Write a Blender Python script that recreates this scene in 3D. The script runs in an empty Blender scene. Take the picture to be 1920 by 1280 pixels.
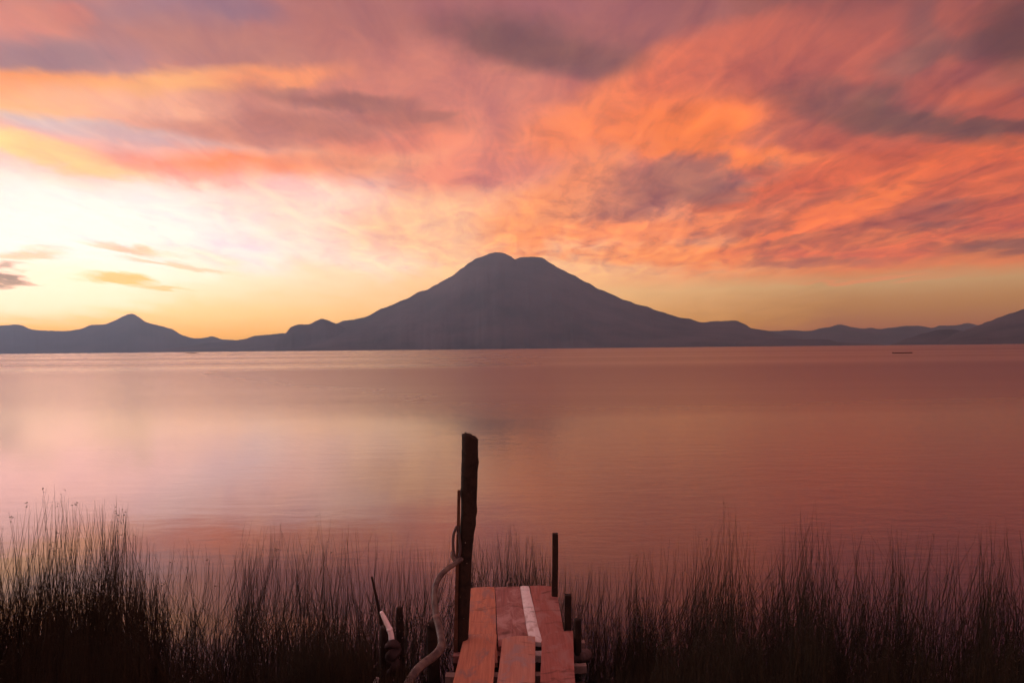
import bpy, bmesh, math, random
import numpy as np
from mathutils import Vector, Matrix

R = math.radians
C = bpy.context.scene.collection
sc = bpy.context.scene

# ------------------------------------------------------------------ camera
CAMZ = 2.3
ROLL = R(-0.567)
PITCH = R(0.604)
cd = bpy.data.cameras.new('camera')
cd.lens = 24.0
cd.sensor_width = 36.0
cd.clip_start = 0.05
cd.clip_end = 200000.0
cam = bpy.data.objects.new('camera', cd)
C.objects.link(cam)
cam_rot = (Matrix.Rotation(R(90) + PITCH, 4, 'X') @ Matrix.Rotation(ROLL, 4, 'Z'))
cam.matrix_world = Matrix.Translation((0, 0, CAMZ)) @ cam_rot
sc.camera = cam
sc.render.resolution_x = 1024
sc.render.resolution_y = 682
sc.view_settings.view_transform = 'Standard'
sc.view_settings.look = 'None'
sc.view_settings.exposure = 0.0
sc.view_settings.gamma = 1.0
sc.cycles.use_denoising = True
sc.cycles.max_bounces = 4
sc.cycles.use_adaptive_sampling = True
sc.cycles.adaptive_threshold = 0.02
sc.cycles.volume_bounces = 0
FPX = 1280.0
HAZE = 6.6e-5
JL = (.24, .22, .28)
JR = (.10, .08, .11)


def ray(px, py):
    """world direction seen at a point of the reference picture (1920 wide)"""
    v = Vector(((px - 960) / FPX, -(py - 640) / FPX, -1.0))
    return (cam_rot.to_3x3() @ v).normalized()


def at_z(px, py, z):
    d = ray(px, py)
    t = (z - CAMZ) / d.z
    return Vector((d.x * t, d.y * t, z))


def at_y(px, py, Y):
    d = ray(px, py)
    t = Y / d.y
    return Vector((d.x * t, Y, CAMZ + d.z * t))


def lin(r, g, b):
    def f(c):
        c = c / 255.0
        return c / 12.92 if c <= 0.04045 else ((c + 0.055) / 1.055) ** 2.4
    return (f(r), f(g), f(b), 1.0)


def azel(px, py):
    d = ray(px, py)
    return math.degrees(math.atan2(d.x, d.y)), math.degrees(math.asin(d.z))


# ------------------------------------------------------------------ sky (world)
world = bpy.data.worlds.new('World')
sc.world = world
world.use_nodes = True
world.cycles.sampling_method = 'MANUAL'
world.cycles.sample_map_resolution = 512
nt = world.node_tree
nt.nodes.clear()
N = nt.nodes
L = nt.links


def nd(tree, typ, **kw):
    n = tree.nodes.new(typ)
    for k, v in kw.items():
        setattr(n, k, v)
    return n


def sock(tree, n, i, v):
    if isinstance(v, bpy.types.NodeSocket):
        tree.links.new(v, n.inputs[i])
    elif v is not None:
        n.inputs[i].default_value = v


def mth(tree, op, a, b=None, c=None, clamp=False):
    n = tree.nodes.new('ShaderNodeMath')
    n.operation = op
    n.use_clamp = clamp
    sock(tree, n, 0, a)
    sock(tree, n, 1, b)
    sock(tree, n, 2, c)
    return n.outputs[0]


def vmth(tree, op, a, b=None, s=None):
    n = tree.nodes.new('ShaderNodeVectorMath')
    n.operation = op
    sock(tree, n, 0, a)
    sock(tree, n, 1, b)
    if s is not None:
        sock(tree, n, 'Scale', s)
    return n.outputs['Value'] if op in ('LENGTH', 'DOT_PRODUCT', 'DISTANCE') else n.outputs[0]


def mrange(tree, v, a, b, c, d, smooth=False):
    n = tree.nodes.new('ShaderNodeMapRange')
    if smooth:
        n.interpolation_type = 'SMOOTHSTEP'
    for i, x in enumerate((v, a, b, c, d)):
        sock(tree, n, i, x)
    return n.outputs[0]


def mixc(tree, f, a, b, mode='MIX'):
    n = tree.nodes.new('ShaderNodeMix')
    n.data_type = 'RGBA'
    n.blend_type = mode
    sock(tree, n, 0, f)
    sock(tree, n, 6, a)
    sock(tree, n, 7, b)
    return n.outputs[2]


def noise(tree, vec, scale, detail=3, rough=0.5, dist=0.0, dim='2D'):
    n = tree.nodes.new('ShaderNodeTexNoise')
    n.noise_dimensions = dim
    sock(tree, n, 'Vector', vec)
    n.inputs['Scale'].default_value = scale
    n.inputs['Detail'].default_value = detail
    n.inputs['Roughness'].default_value = rough
    n.inputs['Distortion'].default_value = dist
    return n


def mapping(tree, vec, loc=(0, 0, 0), rot=(0, 0, 0), scale=(1, 1, 1), typ='POINT'):
    n = tree.nodes.new('ShaderNodeMapping')
    n.vector_type = typ
    sock(tree, n, 'Vector', vec)
    n.inputs['Location'].default_value = loc
    n.inputs['Rotation'].default_value = rot
    n.inputs['Scale'].default_value = scale
    return n.outputs[0]


tc = nd(nt, 'ShaderNodeTexCoord')
sep = nd(nt, 'ShaderNodeSeparateXYZ')
L.new(tc.outputs['Generated'], sep.inputs[0])
dx, dy, dz = sep.outputs
az = mth(nt, 'MULTIPLY', mth(nt, 'ARCTAN2', dx, dy), 57.29578)
el = mth(nt, 'MULTIPLY', mth(nt, 'ARCSINE', dz), 57.29578)
elp = mth(nt, 'MAXIMUM', el, 0.0)
# cloud-deck coordinates: where the ray meets a high flat layer (streaks converge at the horizon)
zc = mth(nt, 'ADD', mth(nt, 'MAXIMUM', dz, 0.0), 0.10)
cp = nd(nt, 'ShaderNodeCombineXYZ')
L.new(mth(nt, 'DIVIDE', dx, zc), cp.inputs[0])
L.new(mth(nt, 'DIVIDE', dy, zc), cp.inputs[1])
deck = cp.outputs[0]
pv = nd(nt, 'ShaderNodeCombineXYZ')
L.new(az, pv.inputs[0])
L.new(elp, pv.inputs[1])
P = pv.outputs[0]

# streaky warps
s1 = noise(nt, mapping(nt, P, rot=(0, 0, R(4)), scale=(0.07, 0.26, 1)), 1.0, 4, 0.55, 0.4)
w1 = vmth(nt, 'MULTIPLY', vmth(nt, 'SUBTRACT', s1.outputs['Color'], (0.5, 0.5, 0.5)), (3.6, 1.1, 0))
s2 = noise(nt, mapping(nt, deck, rot=(0, 0, R(-12)), scale=(1.9, 0.95, 1)), 1.7, 6, 0.6, 0.3)
w2 = vmth(nt, 'MULTIPLY', vmth(nt, 'SUBTRACT', s2.outputs['Color'], (0.5, 0.5, 0.5)), (3.4, 1.5, 0))
PW = vmth(nt, 'ADD', P, vmth(nt, 'ADD', w1, w2))
fine = mth(nt, 'SUBTRACT', s2.outputs['Fac'], 0.5)

sepw = nd(nt, 'ShaderNodeSeparateXYZ')
L.new(PW, sepw.inputs[0])
# the clear horizon band must stay level: warp fades out near the horizon
elw = mth(nt, 'ADD', elp, mth(nt, 'MULTIPLY', mth(nt, 'SUBTRACT', sepw.outputs[1], elp), mrange(nt, elp, 2.0, 7.0, 0.0, 1.0)))
fac = mth(nt, 'DIVIDE', mth(nt, 'MAXIMUM', elw, 0.0), 90.0)


def ramp(stops):
    n = nd(nt, 'ShaderNodeValToRGB')
    L.new(fac, n.inputs[0])
    e = n.color_ramp.elements
    while len(e) < len(stops):
        e.new(0.5)
    for i, (p, c) in enumerate(stops):
        e[i].position = p / 90.0
        e[i].color = lin(*c)
    return n.outputs[0]


rl = ramp([(0, (240, 172, 122)), (1.3, (250, 190, 128)), (3.2, (254, 222, 168)), (5, (254, 240, 212)), (8.5, (246, 240, 236)),
           (12, (248, 216, 204)), (15, (228, 178, 166)), (18, (236, 160, 132)), (20.5, (204, 136, 124)), (25, (190, 126, 124)),
           (35, (190, 132, 132)), (50, (210, 146, 140)), (90, (222, 152, 146))])
rm = ramp([(0, (222, 152, 110)), (2, (246, 182, 125)), (6, (254, 200, 152)), (9, (253, 196, 158)), (12, (248, 172, 142)),
           (15, (236, 146, 124)), (19, (214, 128, 116)), (23, (188, 108, 104)), (28, (160, 104, 104)), (38, (165, 106, 110)),
           (50, (210, 140, 132)), (90, (222, 150, 144))])
rr = ramp([(0, (150, 92, 78)), (1.5, (160, 104, 80)), (3.4, (180, 128, 94)), (4.6, (192, 148, 110)), (5.6, (214, 122, 88)), (9, (205, 100, 80)),
           (13, (214, 98, 76)), (17, (170, 90, 86)), (21, (178, 90, 85)), (25, (145, 84, 84)), (35, (112, 72, 78)),
           (50, (152, 98, 100)), (90, (222, 148, 142))])
azs = mth(nt, 'ADD', az, mth(nt, 'MULTIPLY', fine, 8.0))
col = mixc(nt, mrange(nt, azs, -30, -5, 0, 1), rl, rm)
col = mixc(nt, mrange(nt, azs, -2, 26, 0, 1), col, rr)

# (centre x, y, half width, half height, tilt deg (+ = right end up), colour, alpha, ragged)
BL = [
    # ---- upper left mauve sheet and pink patches
    (150, 90, 330, 60, -4, (182, 132, 136), .8, 1.0),
    (300, 28, 220, 38, 0, (160, 122, 136), .8, 1.0),
    (50, 35, 130, 40, 0, (224, 138, 122), .8, 1.0),
    (140, 25, 60, 22, 0, (222, 130, 116), .6, 1.0),
    (450, 20, 90, 26, -8, (150, 112, 128), .7, 1.0),
    (430, 90, 330, 50, -8, (188, 124, 116), .7, .8),
    (90, 110, 110, 30, 0, (160, 122, 130), .7, 1.0),
    (700, 60, 190, 90, -6, (178, 112, 108), .7, .8),
    # ---- orange shelf
    (70, 162, 260, 26, -2, (253, 158, 104), .95, .6),
    (20, 195, 290, 28, -1, (252, 188, 124), .95, .4),
    (370, 163, 260, 26, 3, (255, 178, 124), .95, .5),
    (540, 150, 180, 26, 5, (250, 152, 108), .8, .6),
    (330, 205, 330, 30, -2, (250, 178, 152), .8, .5),
    # ---- lilac gap
    (120, 232, 210, 22, -8, (214, 190, 190), .9, .8),
    (270, 255, 170, 22, -8, (208, 172, 172), .9, .8),
    # ---- peach ray
    (60, 275, 190, 22, -14, (255, 214, 150), .95, .4),
    (190, 312, 200, 22, -16, (255, 204, 150), .9, .4),
    # ---- pink clouds left of centre
    (560, 215, 220, 50, -4, (200, 128, 118), .85, 1.0),
    (690, 192, 110, 18, -3, (158, 102, 102), .9, .8),
    (540, 176, 60, 10, 0, (180, 120, 112), .6, .8),
    (520, 250, 260, 28, -2, (196, 126, 118), .75, 1.0),
    (760, 225, 120, 22, -6, (178, 108, 104), .8, 1.0),
    (300, 318, 170, 22, -12, (214, 158, 146), .7, 1.0),
    (470, 312, 200, 28, 0, (244, 144, 106), .9, .9),
    (400, 352, 150, 20, -4, (220, 160, 142), .8, 1.0),
    (690, 300, 220, 36, 2, (240, 158, 128), .8, .9),
    (760, 262, 170, 26, 0, (232, 134, 114), .7, .9),
    (600, 300, 110, 16, 0, (228, 142, 118), .6, 1.0),
    # ---- bright opening
    (260, 410, 420, 62, -5, (247, 238, 234), .9, .5),
    (440, 432, 200, 56, -12, (226, 228, 230), .95, .5),
    (620, 400, 250, 60, -6, (252, 216, 200), .85, .6),
    (640, 470, 160, 40, -10, (250, 222, 204), .6, .4),
    (90, 470, 320, 110, 0, (252, 244, 238), .95, .3),
    (60, 540, 260, 60, 0, (254, 240, 206), .7, .2),
    (250, 466, 110, 9, -9, (250, 208, 170), .8, .5),
    (330, 497, 110, 7, -7, (251, 206, 168), .7, .5),
    (220, 524, 80, 11, -5, (250, 208, 140), .95, .4),
    (310, 541, 70, 6, -4, (251, 208, 148), .8, .4),
    (30, 478, 90, 9, 2, (248, 214, 176), .8, .5),
    (-10, 517, 60, 10, 4, (130, 112, 108), .8, .9),
    (-10, 532, 60, 7, 3, (122, 106, 102), .7, .9),
    (-20, 498, 50, 7, 3, (190, 165, 150), .8, .5),
    # ---- centre
    (850, 130, 260, 70, 0, (206, 126, 116), .7, .8),
    (880, 320, 130, 55, 10, (238, 138, 120), .7, .8),
    (960, 305, 110, 34, 14, (212, 128, 120), .7, .9),
    (800, 420, 190, 60, 4, (254, 190, 150), .8, .5),
    (1020, 410, 150, 60, 16, (254, 158, 110), .9, .6),
    (960, 20, 330, 50, 0, (166, 102, 106), .8, .8),
    (1020, 88, 260, 46, -8, (134, 90, 92), .85, 1.0),
    (1130, 128, 150, 26, -4, (140, 92, 96), .8, .8),
    (1200, 50, 170, 60, 10, (158, 96, 100), .7, .8),
    # ---- fiery fan
    (1180, 200, 260, 60, 22, (246, 134, 92), .85, .7),
    (1300, 225, 180, 60, 6, (255, 130, 78), .95, .7),
    (1330, 120, 210, 55, 24, (222, 112, 90), .8, .7),
    (1330, 290, 190, 26, -4, (254, 132, 80), .9, .7),
    (1480, 120, 170, 100, 10, (190, 98, 88), .8, .7),
    (1100, 330, 120, 40, 22, (248, 146, 104), .8, .7),
    # ---- grey patch over the fan
    (1240, 345, 150, 52, 6, (166, 104, 102), .95, 1.0),
    (1330, 352, 90, 26, 4, (152, 100, 104), .8, 1.0),
    (1130, 385, 110, 36, 10, (206, 124, 104), .7, 1.0),
    (1400, 400, 170, 44, 4, (204, 104, 86), .8, 1.2),
    (1200, 430, 210, 34, 6, (246, 138, 98), .8, 1.2),
    (1290, 478, 260, 22, 2, (248, 142, 96), .8, .9),
    # ---- long diagonal flame and dark rows beneath
    (1560, 330, 330, 24, 14, (216, 100, 76), .7, 1.0),
    (1580, 392, 330, 28, 22, (244, 120, 76), .95, .7),
    (1820, 300, 190, 30, 14, (222, 102, 70), .9, .7),
    (1560, 450, 250, 20, 8, (196, 104, 88), .8, 1.2),
    (1730, 410, 240, 26, 12, (176, 92, 86), .85, 1.2),
    (1690, 470, 260, 22, 4, (216, 104, 82), .85, 1.2),
    (1880, 462, 170, 18, 2, (150, 92, 90), .95, 1.0),
    (1870, 400, 120, 26, 18, (206, 96, 80), .7, 1.1),
    (1520, 490, 160, 9, 1, (178, 104, 96), .8, .8),
    (1620, 527, 160, 5, 3, (216, 136, 102), .8, .5),
    # ---- right mauve bank
    (1640, 200, 190, 42, -4, (134, 84, 86), .85, .9),
    (1690, 228, 250, 30, -6, (120, 78, 80), .8, .9),
    (1860, 236, 160, 16, 0, (120, 78, 80), .8, .8),
    (1850, 180, 150, 30, -8, (192, 94, 80), .9, .7),
    (1680, 118, 70, 34, 10, (142, 90, 92), .7, .9),
    (1730, 60, 60, 90, 10, (128, 84, 88), .6, .9),
    (1840, 92, 130, 30, 4, (128, 80, 84), .85, .9),
    (1800, 30, 60, 40, 60, (166, 88, 82), .7, .8),
    (1930, 50, 130, 100, 0, (112, 70, 72), .85, .9),
    # ---- key dark patches, laid last
    (1240, 352, 170, 48, 8, (170, 106, 100), .75, 1.6),
    (1330, 362, 80, 20, 6, (150, 98, 98), .55, 1.4),
    (1180, 392, 90, 22, 4, (186, 116, 106), .6, 1.0),
    (1420, 425, 90, 14, 4, (176, 100, 94), .6, 1.0),
    (1300, 250, 130, 34, 4, (255, 132, 78), .7, .5),
    (1010, 92, 190, 26, -10, (126, 86, 88), .55, 1.0),
    (640, 198, 120, 13, -5, (162, 106, 104), .8, .8),
    (600, 232, 130, 18, -6, (186, 118, 110), .7, .9),
    (800, 218, 70, 9, 4, (170, 108, 104), .6, .7),
    (1560, 205, 90, 24, 6, (156, 92, 88), .5, .8),
    (1700, 210, 110, 26, -12, (114, 76, 80), .5, .9),
    (1570, 372, 60, 10, 10, (182, 96, 86), .6, .9),
    (1790, 388, 90, 9, 12, (160, 92, 90), .6, .9),
    (1740, 425, 70, 10, 10, (150, 92, 92), .6, .9),
    (1450, 455, 90, 8, 8, (184, 104, 92), .6, .9),
    # ---- beyond the frame
    (400, -260, 620, 120, -6, (176, 118, 116), .8, 1.2),
    (1300, -240, 520, 120, 8, (176, 100, 96), .7, 1.2),
]
# glow where the hidden sun is about to rise
ga, ge = azel(0, 440)
gl = vmth(nt, 'LENGTH', mapping(nt, P, loc=(ga, ge, 0), scale=(18, 7.5, 1), typ='TEXTURE'))
glow = vmth(nt, 'ADD', vmth(nt, 'SCALE', (.22, .04, .03), s=mrange(nt, gl, 1.0, 0.0, 0.0, 1.0, True)), (1, 1, 1))
ga, ge = azel(180, 440)
gw = vmth(nt, 'LENGTH', mapping(nt, P, loc=(ga, ge, 0), scale=(30, 9.2, 1), typ='TEXTURE'))
glow = vmth(nt, 'ADD', glow, vmth(nt, 'SCALE', (.75, .10, .02), s=mrange(nt, gw, 1.0, 0.1, 0.0, 1.0, True)))
for (cx, cy, rx, ry, rot, c, al, rag) in BL:
    if (cx, cy) == (250, 466):
        col = vmth(nt, 'MULTIPLY', col, glow)
    a0, e0 = azel(cx, cy)
    t = R(rot)
    a1, e1 = azel(cx + rx * math.cos(t) * .5, cy - rx * math.sin(t) * .5)
    a2, e2 = azel(cx + ry * math.sin(t) * .5, cy + ry * math.cos(t) * .5)
    la = 2 * math.hypot(a1 - a0, e1 - e0)
    lb = 2 * math.hypot(a2 - a0, e2 - e0)
    ang = math.atan2(e1 - e0, a1 - a0)
    # the tiny product only makes the shader evaluate the patches one after another (its memory is small)
    pk = nd(nt, 'ShaderNodeVectorMath', operation='MULTIPLY_ADD')
    L.new(col, pk.inputs[0])
    pk.inputs[1].default_value = (1e-7, 1e-7, 1e-7)
    L.new(PW, pk.inputs[2])
    v = mapping(nt, pk.outputs[0], loc=(a0, e0, 0), rot=(0, 0, ang), scale=(la * 1.28, lb * 1.40, 1), typ='TEXTURE')
    ln = mth(nt, 'ADD', vmth(nt, 'LENGTH', v), mth(nt, 'MULTIPLY', fine, rag * 1.3))
    col = mixc(nt, mrange(nt, ln, 1.0, 0.25, 0.0, min(1.0, al * 1.05), True), col, lin(*c))

# fine streaks and ripples through every cloud (weaker in the clear opening and in the clear band)
rip = noise(nt, mapping(nt, deck, rot=(0, 0, R(-20)), scale=(2.6, 0.9, 1)), 2.6, 5, 0.6, 0.5)
cl = noise(nt, mapping(nt, deck, rot=(0, 0, R(15)), scale=(1, 0.7, 1)), 7.5, 4, 0.6, 0.6)
amt = mrange(nt, elp, 4.5, 8.0, 0.0, 1.0, True)
amt = mth(nt, 'MULTIPLY', amt, mrange(nt, az, -30, 10, 0.4, 1.0))
amt = mth(nt, 'MULTIPLY', amt, mrange(nt, elp, 20.0, 30.0, 1.0, 0.5))
lowr = mth(nt, 'MULTIPLY', mrange(nt, elp, 17.0, 9.0, 0.0, 1.0, True), mrange(nt, az, -6, 6, 0.0, 1.0, True))
k = mth(nt, 'ADD', mth(nt, 'MULTIPLY', mth(nt, 'SUBTRACT', rip.outputs['Fac'], .5), 1.0),
        mth(nt, 'MULTIPLY', mth(nt, 'SUBTRACT', cl.outputs['Fac'], .5), mth(nt, 'ADD', 0.55, mth(nt, 'MULTIPLY', lowr, .45))))
k = mth(nt, 'MULTIPLY', k, amt)
gcol = nd(nt, 'ShaderNodeCombineXYZ')
L.new(mth(nt, 'ADD', 1.0, mth(nt, 'MULTIPLY', k, 0.95)), gcol.inputs[0])
L.new(mth(nt, 'ADD', 1.0, mth(nt, 'MULTIPLY', k, 0.95)), gcol.inputs[1])
L.new(mth(nt, 'ADD', 1.0, mth(nt, 'MULTIPLY', k, 0.25)), gcol.inputs[2])
col = vmth(nt, 'MULTIPLY', col, gcol.outputs[0])

col = vmth(nt, 'SCALE', col, s=mrange(nt, az, 8, 36, 1.0, 0.90))
# dusk side of the sky behind the viewer
back = mrange(nt, dy, 0.35, -0.5, 0.0, 1.0, True)
col = mixc(nt, mth(nt, 'MULTIPLY', back, 0.85), col, lin(165, 122, 128))
gl2 = vmth(nt, 'LENGTH', mapping(nt, P, loc=(-70, 9, 0), scale=(33, 17, 1), typ='TEXTURE'))
col = mixc(nt, mrange(nt, gl2, 1.0, 0.0, 0.0, 1.0, True), col, (4.6, 4.0, 4.1, 1))  # extra bright sky added out of view at left to light haze and deck
# the air of the haze box dims what lies beyond it and adds its own glow: the sky outside is that much brighter and purer
path = mth(nt, 'MINIMUM', mth(nt, 'DIVIDE', 20.5, mth(nt, 'MAXIMUM', dy, 0.05)), mth(nt, 'DIVIDE', 2.4, mth(nt, 'MAXIMUM', dz, 0.01)))
path = mth(nt, 'MINIMUM', path, 28.0)
Af = mth(nt, 'EXPONENT', mth(nt, 'MULTIPLY', path, HAZE * 1000.0))
Jc = mixc(nt, mrange(nt, az, -35, 30, 0, 1), (JL[0], JL[1], JL[2], 1), (JR[0], JR[1], JR[2], 1))
sub = vmth(nt, 'SCALE', Jc, s=mth(nt, 'SUBTRACT', Af, 1.0))
low = vmth(nt, 'SCALE', col, s=0.25)
col = vmth(nt, 'SUBTRACT', vmth(nt, 'SCALE', col, s=Af), sub)
mx = nd(nt, 'ShaderNodeVectorMath', operation='MAXIMUM')
L.new(col, mx.inputs[0])
L.new(low, mx.inputs[1])
col = mx.outputs[0]
bg = nd(nt, 'ShaderNodeBackground')
L.new(col, bg.inputs['Color'])
bg.inputs['Strength'].default_value = 1.0
# a little of the physical twilight sky underneath
SUN_EL, SUN_AZ = 8.0, -52.0
sky = nd(nt, 'ShaderNodeTexSky', sky_type='NISHITA')
sky.sun_disc = False
sky.sun_elevation = R(SUN_EL)
sky.sun_rotation = R(SUN_AZ)
bg2 = nd(nt, 'ShaderNodeBackground')
L.new(sky.outputs[0], bg2.inputs['Color'])
bg2.inputs['Strength'].default_value = 0.003
ads = nd(nt, 'ShaderNodeAddShader')
L.new(bg.outputs[0], ads.inputs[0])
L.new(bg2.outputs[0], ads.inputs[1])
wo = nd(nt, 'ShaderNodeOutputWorld')
L.new(ads.outputs[0], wo.inputs['Surface'])

# ------------------------------------------------------------------ sun (still behind cloud, very weak)
sd = bpy.data.lights.new('sun', 'SUN')
sd.energy = 0.05
sd.angle = R(5)
sd.color = (1.0, 0.72, 0.5)
sun = bpy.data.objects.new('sun', sd)
C.objects.link(sun)
sv = Vector((math.sin(R(SUN_AZ)) * math.cos(R(SUN_EL)), math.cos(R(SUN_AZ)) * math.cos(R(SUN_EL)), math.sin(R(SUN_EL))))
sun.rotation_euler = (-sv).to_track_quat('-Z', 'Y').to_euler()


# ------------------------------------------------------------------ helpers
def mesh_obj(name, verts, faces, mat=None, parent=None, smooth=True):
    me = bpy.data.meshes.new(name)
    me.from_pydata([tuple(v) for v in verts], [], [tuple(f) for f in faces])
    me.update()
    if smooth:
        me.polygons.foreach_set('use_smooth', [True] * len(me.polygons))
    o = bpy.data.objects.new(name, me)
    C.objects.link(o)
    if mat:
        me.materials.append(mat)
    if parent:
        o.parent = parent
    return o


def big_mesh(name, V, F, mat, smooth=False):
    """numpy quads"""
    me = bpy.data.meshes.new(name)
    V = np.asarray(V, dtype=np.float32)
    F = np.asarray(F, dtype=np.int32)
    me.vertices.add(len(V))
    me.vertices.foreach_set('co', V.ravel())
    me.loops.add(F.size)
    me.loops.foreach_set('vertex_index', F.ravel())
    me.polygons.add(len(F))
    me.polygons.foreach_set('loop_start', np.arange(0, F.size, F.shape[1], dtype=np.int32))
    me.polygons.foreach_set('use_smooth', np.full(len(F), smooth, dtype=bool))
    me.update(calc_edges=True)
    me.validate()
    me.materials.append(mat)
    o = bpy.data.objects.new(name, me)
    C.objects.link(o)
    return o


def tag(o, label=None, cat=None, group=None, kind=None):
    if label:
        o['label'] = label
    if cat:
        o['category'] = cat
    if group:
        o['group'] = group
    if kind:
        o['kind'] = kind
    return o


def thing(name, label, cat, loc=(0, 0, 0), group=None):
    o = bpy.data.objects.new(name, None)
    C.objects.link(o)
    o.location = loc
    o.empty_display_size = 0.1
    bpy.context.view_layer.update()
    return tag(o, label, cat, group)


def child(o, parent):
    o.parent = parent
    o.matrix_parent_inverse = Matrix.Translation(parent.location).inverted()
    return o


def pmat(name, color, rough=0.8, spec=0.3):
    m = bpy.data.materials.new(name)
    m.use_nodes = True
    b = m.node_tree.nodes['Principled BSDF']
    b.inputs['Base Color'].default_value = (*color, 1)
    b.inputs['Roughness'].default_value = rough
    b.inputs['Specular IOR Level'].default_value = spec
    return m, m.node_tree, b


def bump(tree, b, h, strength=0.5, dist=0.01):
    n = tree.nodes.new('ShaderNodeBump')
    n.inputs['Strength'].default_value = strength
    n.inputs['Distance'].default_value = dist
    tree.links.new(h, n.inputs['Height'])
    tree.links.new(n.outputs[0], b.inputs['Normal'])
    return n

# ------------------------------------------------------------------ water
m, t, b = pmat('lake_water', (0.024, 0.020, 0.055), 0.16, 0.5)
b.inputs['Specular Tint'].default_value = (1.0, .93, .95, 1)
b.inputs['IOR'].default_value = 2.6
g = nd(t, 'ShaderNodeNewGeometry')
pos = g.outputs['Position']
sp = nd(t, 'ShaderNodeSeparateXYZ')
t.links.new(pos, sp.inputs[0])
# wind lanes: where the surface is ruffled and where it lies calm
lane = noise(t, mapping(t, pos, rot=(0, 0, R(3)), scale=(0.010, 0.085, 1)), 1.0, 4, 0.5)
lane2 = noise(t, mapping(t, pos, scale=(0.0012, 0.010, 1)), 1.0, 3, 0.5)
ly = mth(t, 'ADD', sp.outputs[1], mth(t, 'MULTIPLY', mth(t, 'SUBTRACT', lane.outputs['Fac'], .5), 26))
r_in = mrange(t, ly, 9, 46, 0, 1, True)
r_out = mrange(t, mth(t, 'ADD', sp.outputs[1], mth(t, 'MULTIPLY', mth(t, 'SUBTRACT', lane2.outputs['Fac'], .5), 60)), 70, 110, 1, 0, True)
# a breeze ruffles the water to the right of the dock from close in
r_in = mth(t, 'MULTIPLY', r_in, mrange(t, mth(t, 'DIVIDE', sp.outputs[0], mth(t, 'MAXIMUM', sp.outputs[1], 1.0)), -0.6, -0.1, 0.55, 1.0))
xr = mth(t, 'ADD', mth(t, 'ADD', sp.outputs[0], mth(t, 'MULTIPLY', sp.outputs[1], 0.05)), mth(t, 'MULTIPLY', mth(t, 'SUBTRACT', lane.outputs['Fac'], .5), 2.0))
side = mrange(t, mth(t, 'DIVIDE', xr, mth(t, 'MAXIMUM', sp.outputs[1], 1.0)), -0.12, 0.22, 0, 1, True)
r_far = r_in
r_in = mth(t, 'MAXIMUM', r_in, mth(t, 'MULTIPLY', side, 0.3))
ruff = mth(t, 'MULTIPLY', r_in, r_out)
w1n = noise(t, mapping(t, pos, rot=(0, 0, R(8)), scale=(1.1, 2.6, 1)), 1.5, 3, 0.55, 0.3)
w2n = noise(t, mapping(t, pos, rot=(0, 0, R(-5)), scale=(0.22, 1.3, 1)), 1.0, 3, 0.5, 0.2)
w3n = noise(t, mapping(t, pos, rot=(0, 0, R(2)), scale=(0.05, 0.22, 1)), 1.0, 2, 0.5, 0.2)
h = mth(t, 'ADD', mth(t, 'MULTIPLY', w1n.outputs['Fac'], mrange(t, ruff, 0, 1, 0.001, 0.013)),
        mth(t, 'MULTIPLY', w2n.outputs['Fac'], mrange(t, ruff, 0, 1, 0.002, 0.009)))
h = mth(t, 'ADD', h, mth(t, 'MULTIPLY', w3n.outputs['Fac'], 0.008))
bump(t, b, h, 1.0, 1.0)
t.links.new(mth(t, 'MULTIPLY', mrange(t, side, 0, 1, 3.0, 2.2), mrange(t, sp.outputs[1], 4.5, 9.5, 0.66, 1.0, True)), b.inputs['IOR'])  # reflectivity set by hand: weaker at right, cut near bank to imitate reed shade
farr = mrange(t, sp.outputs[1], 40, 140, 0, 1, True)
lane3 = noise(t, mapping(t, pos, scale=(0.002, 0.02, 1)), 1.0, 3, 0.55)
edge = mrange(t, mth(t, 'ADD', sp.outputs[1], mth(t, 'MULTIPLY', mth(t, 'SUBTRACT', lane2.outputs['Fac'], .5), 40)), 74, 100, 1, 0, True)
band = mth(t, 'MULTIPLY', mth(t, 'MULTIPLY', r_far, edge), mrange(t, side, 0, 1, 0.12, 0.04))
streak = mth(t, 'MULTIPLY', mth(t, 'SUBTRACT', lane3.outputs['Fac'], .5), mth(t, 'MULTIPLY', farr, 0.28))
t.links.new(mth(t, 'ADD', mth(t, 'ADD', mth(t, 'ADD', mth(t, 'ADD', band, streak), mrange(t, ruff, 0, 1, 0.08, 0.20)), mth(t, 'MULTIPLY', side, 0.10)), mth(t, 'MULTIPLY', farr, 0.16)), b.inputs['Roughness'])
WX = 21000
ys = [-60, -20, -5, 2, 4, 6, 8, 12, 20, 40, 100, 300, 1000, 3000, 8000, 20000]
V = []
F = []
for y in ys:
    for x in (-WX, -4000, -400, -40, -8, 8, 40, 400, 4000, WX):
        V.append((x, y, 0))
for j in range(len(ys) - 1):
    for i in range(9):
        a = j * 10 + i
        F.append((a, a + 1, a + 11, a + 10))
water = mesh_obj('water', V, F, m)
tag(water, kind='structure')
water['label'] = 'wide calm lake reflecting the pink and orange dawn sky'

# ------------------------------------------------------------------ mountains
m, t, b = pmat('forest_slope', (0.03, 0.03, 0.025), 0.95, 0.1)
g = nd(t, 'ShaderNodeNewGeometry')
n1 = noise(t, g.outputs['Position'], 0.0012, 8, 0.6, dim='3D')
cr = mixc(t, mrange(t, n1.outputs['Fac'], .35, .65, 0, 1), (0.03, 0.035, 0.04, 1), (0.13, 0.12, 0.125, 1))
t.links.new(cr, b.inputs['Base Color'])
n2 = noise(t, g.outputs['Position'], 0.004, 8, 0.7, dim='3D')
bump(t, b, n2.outputs['Fac'], 0.8, 60)
slope_mat = m


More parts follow.
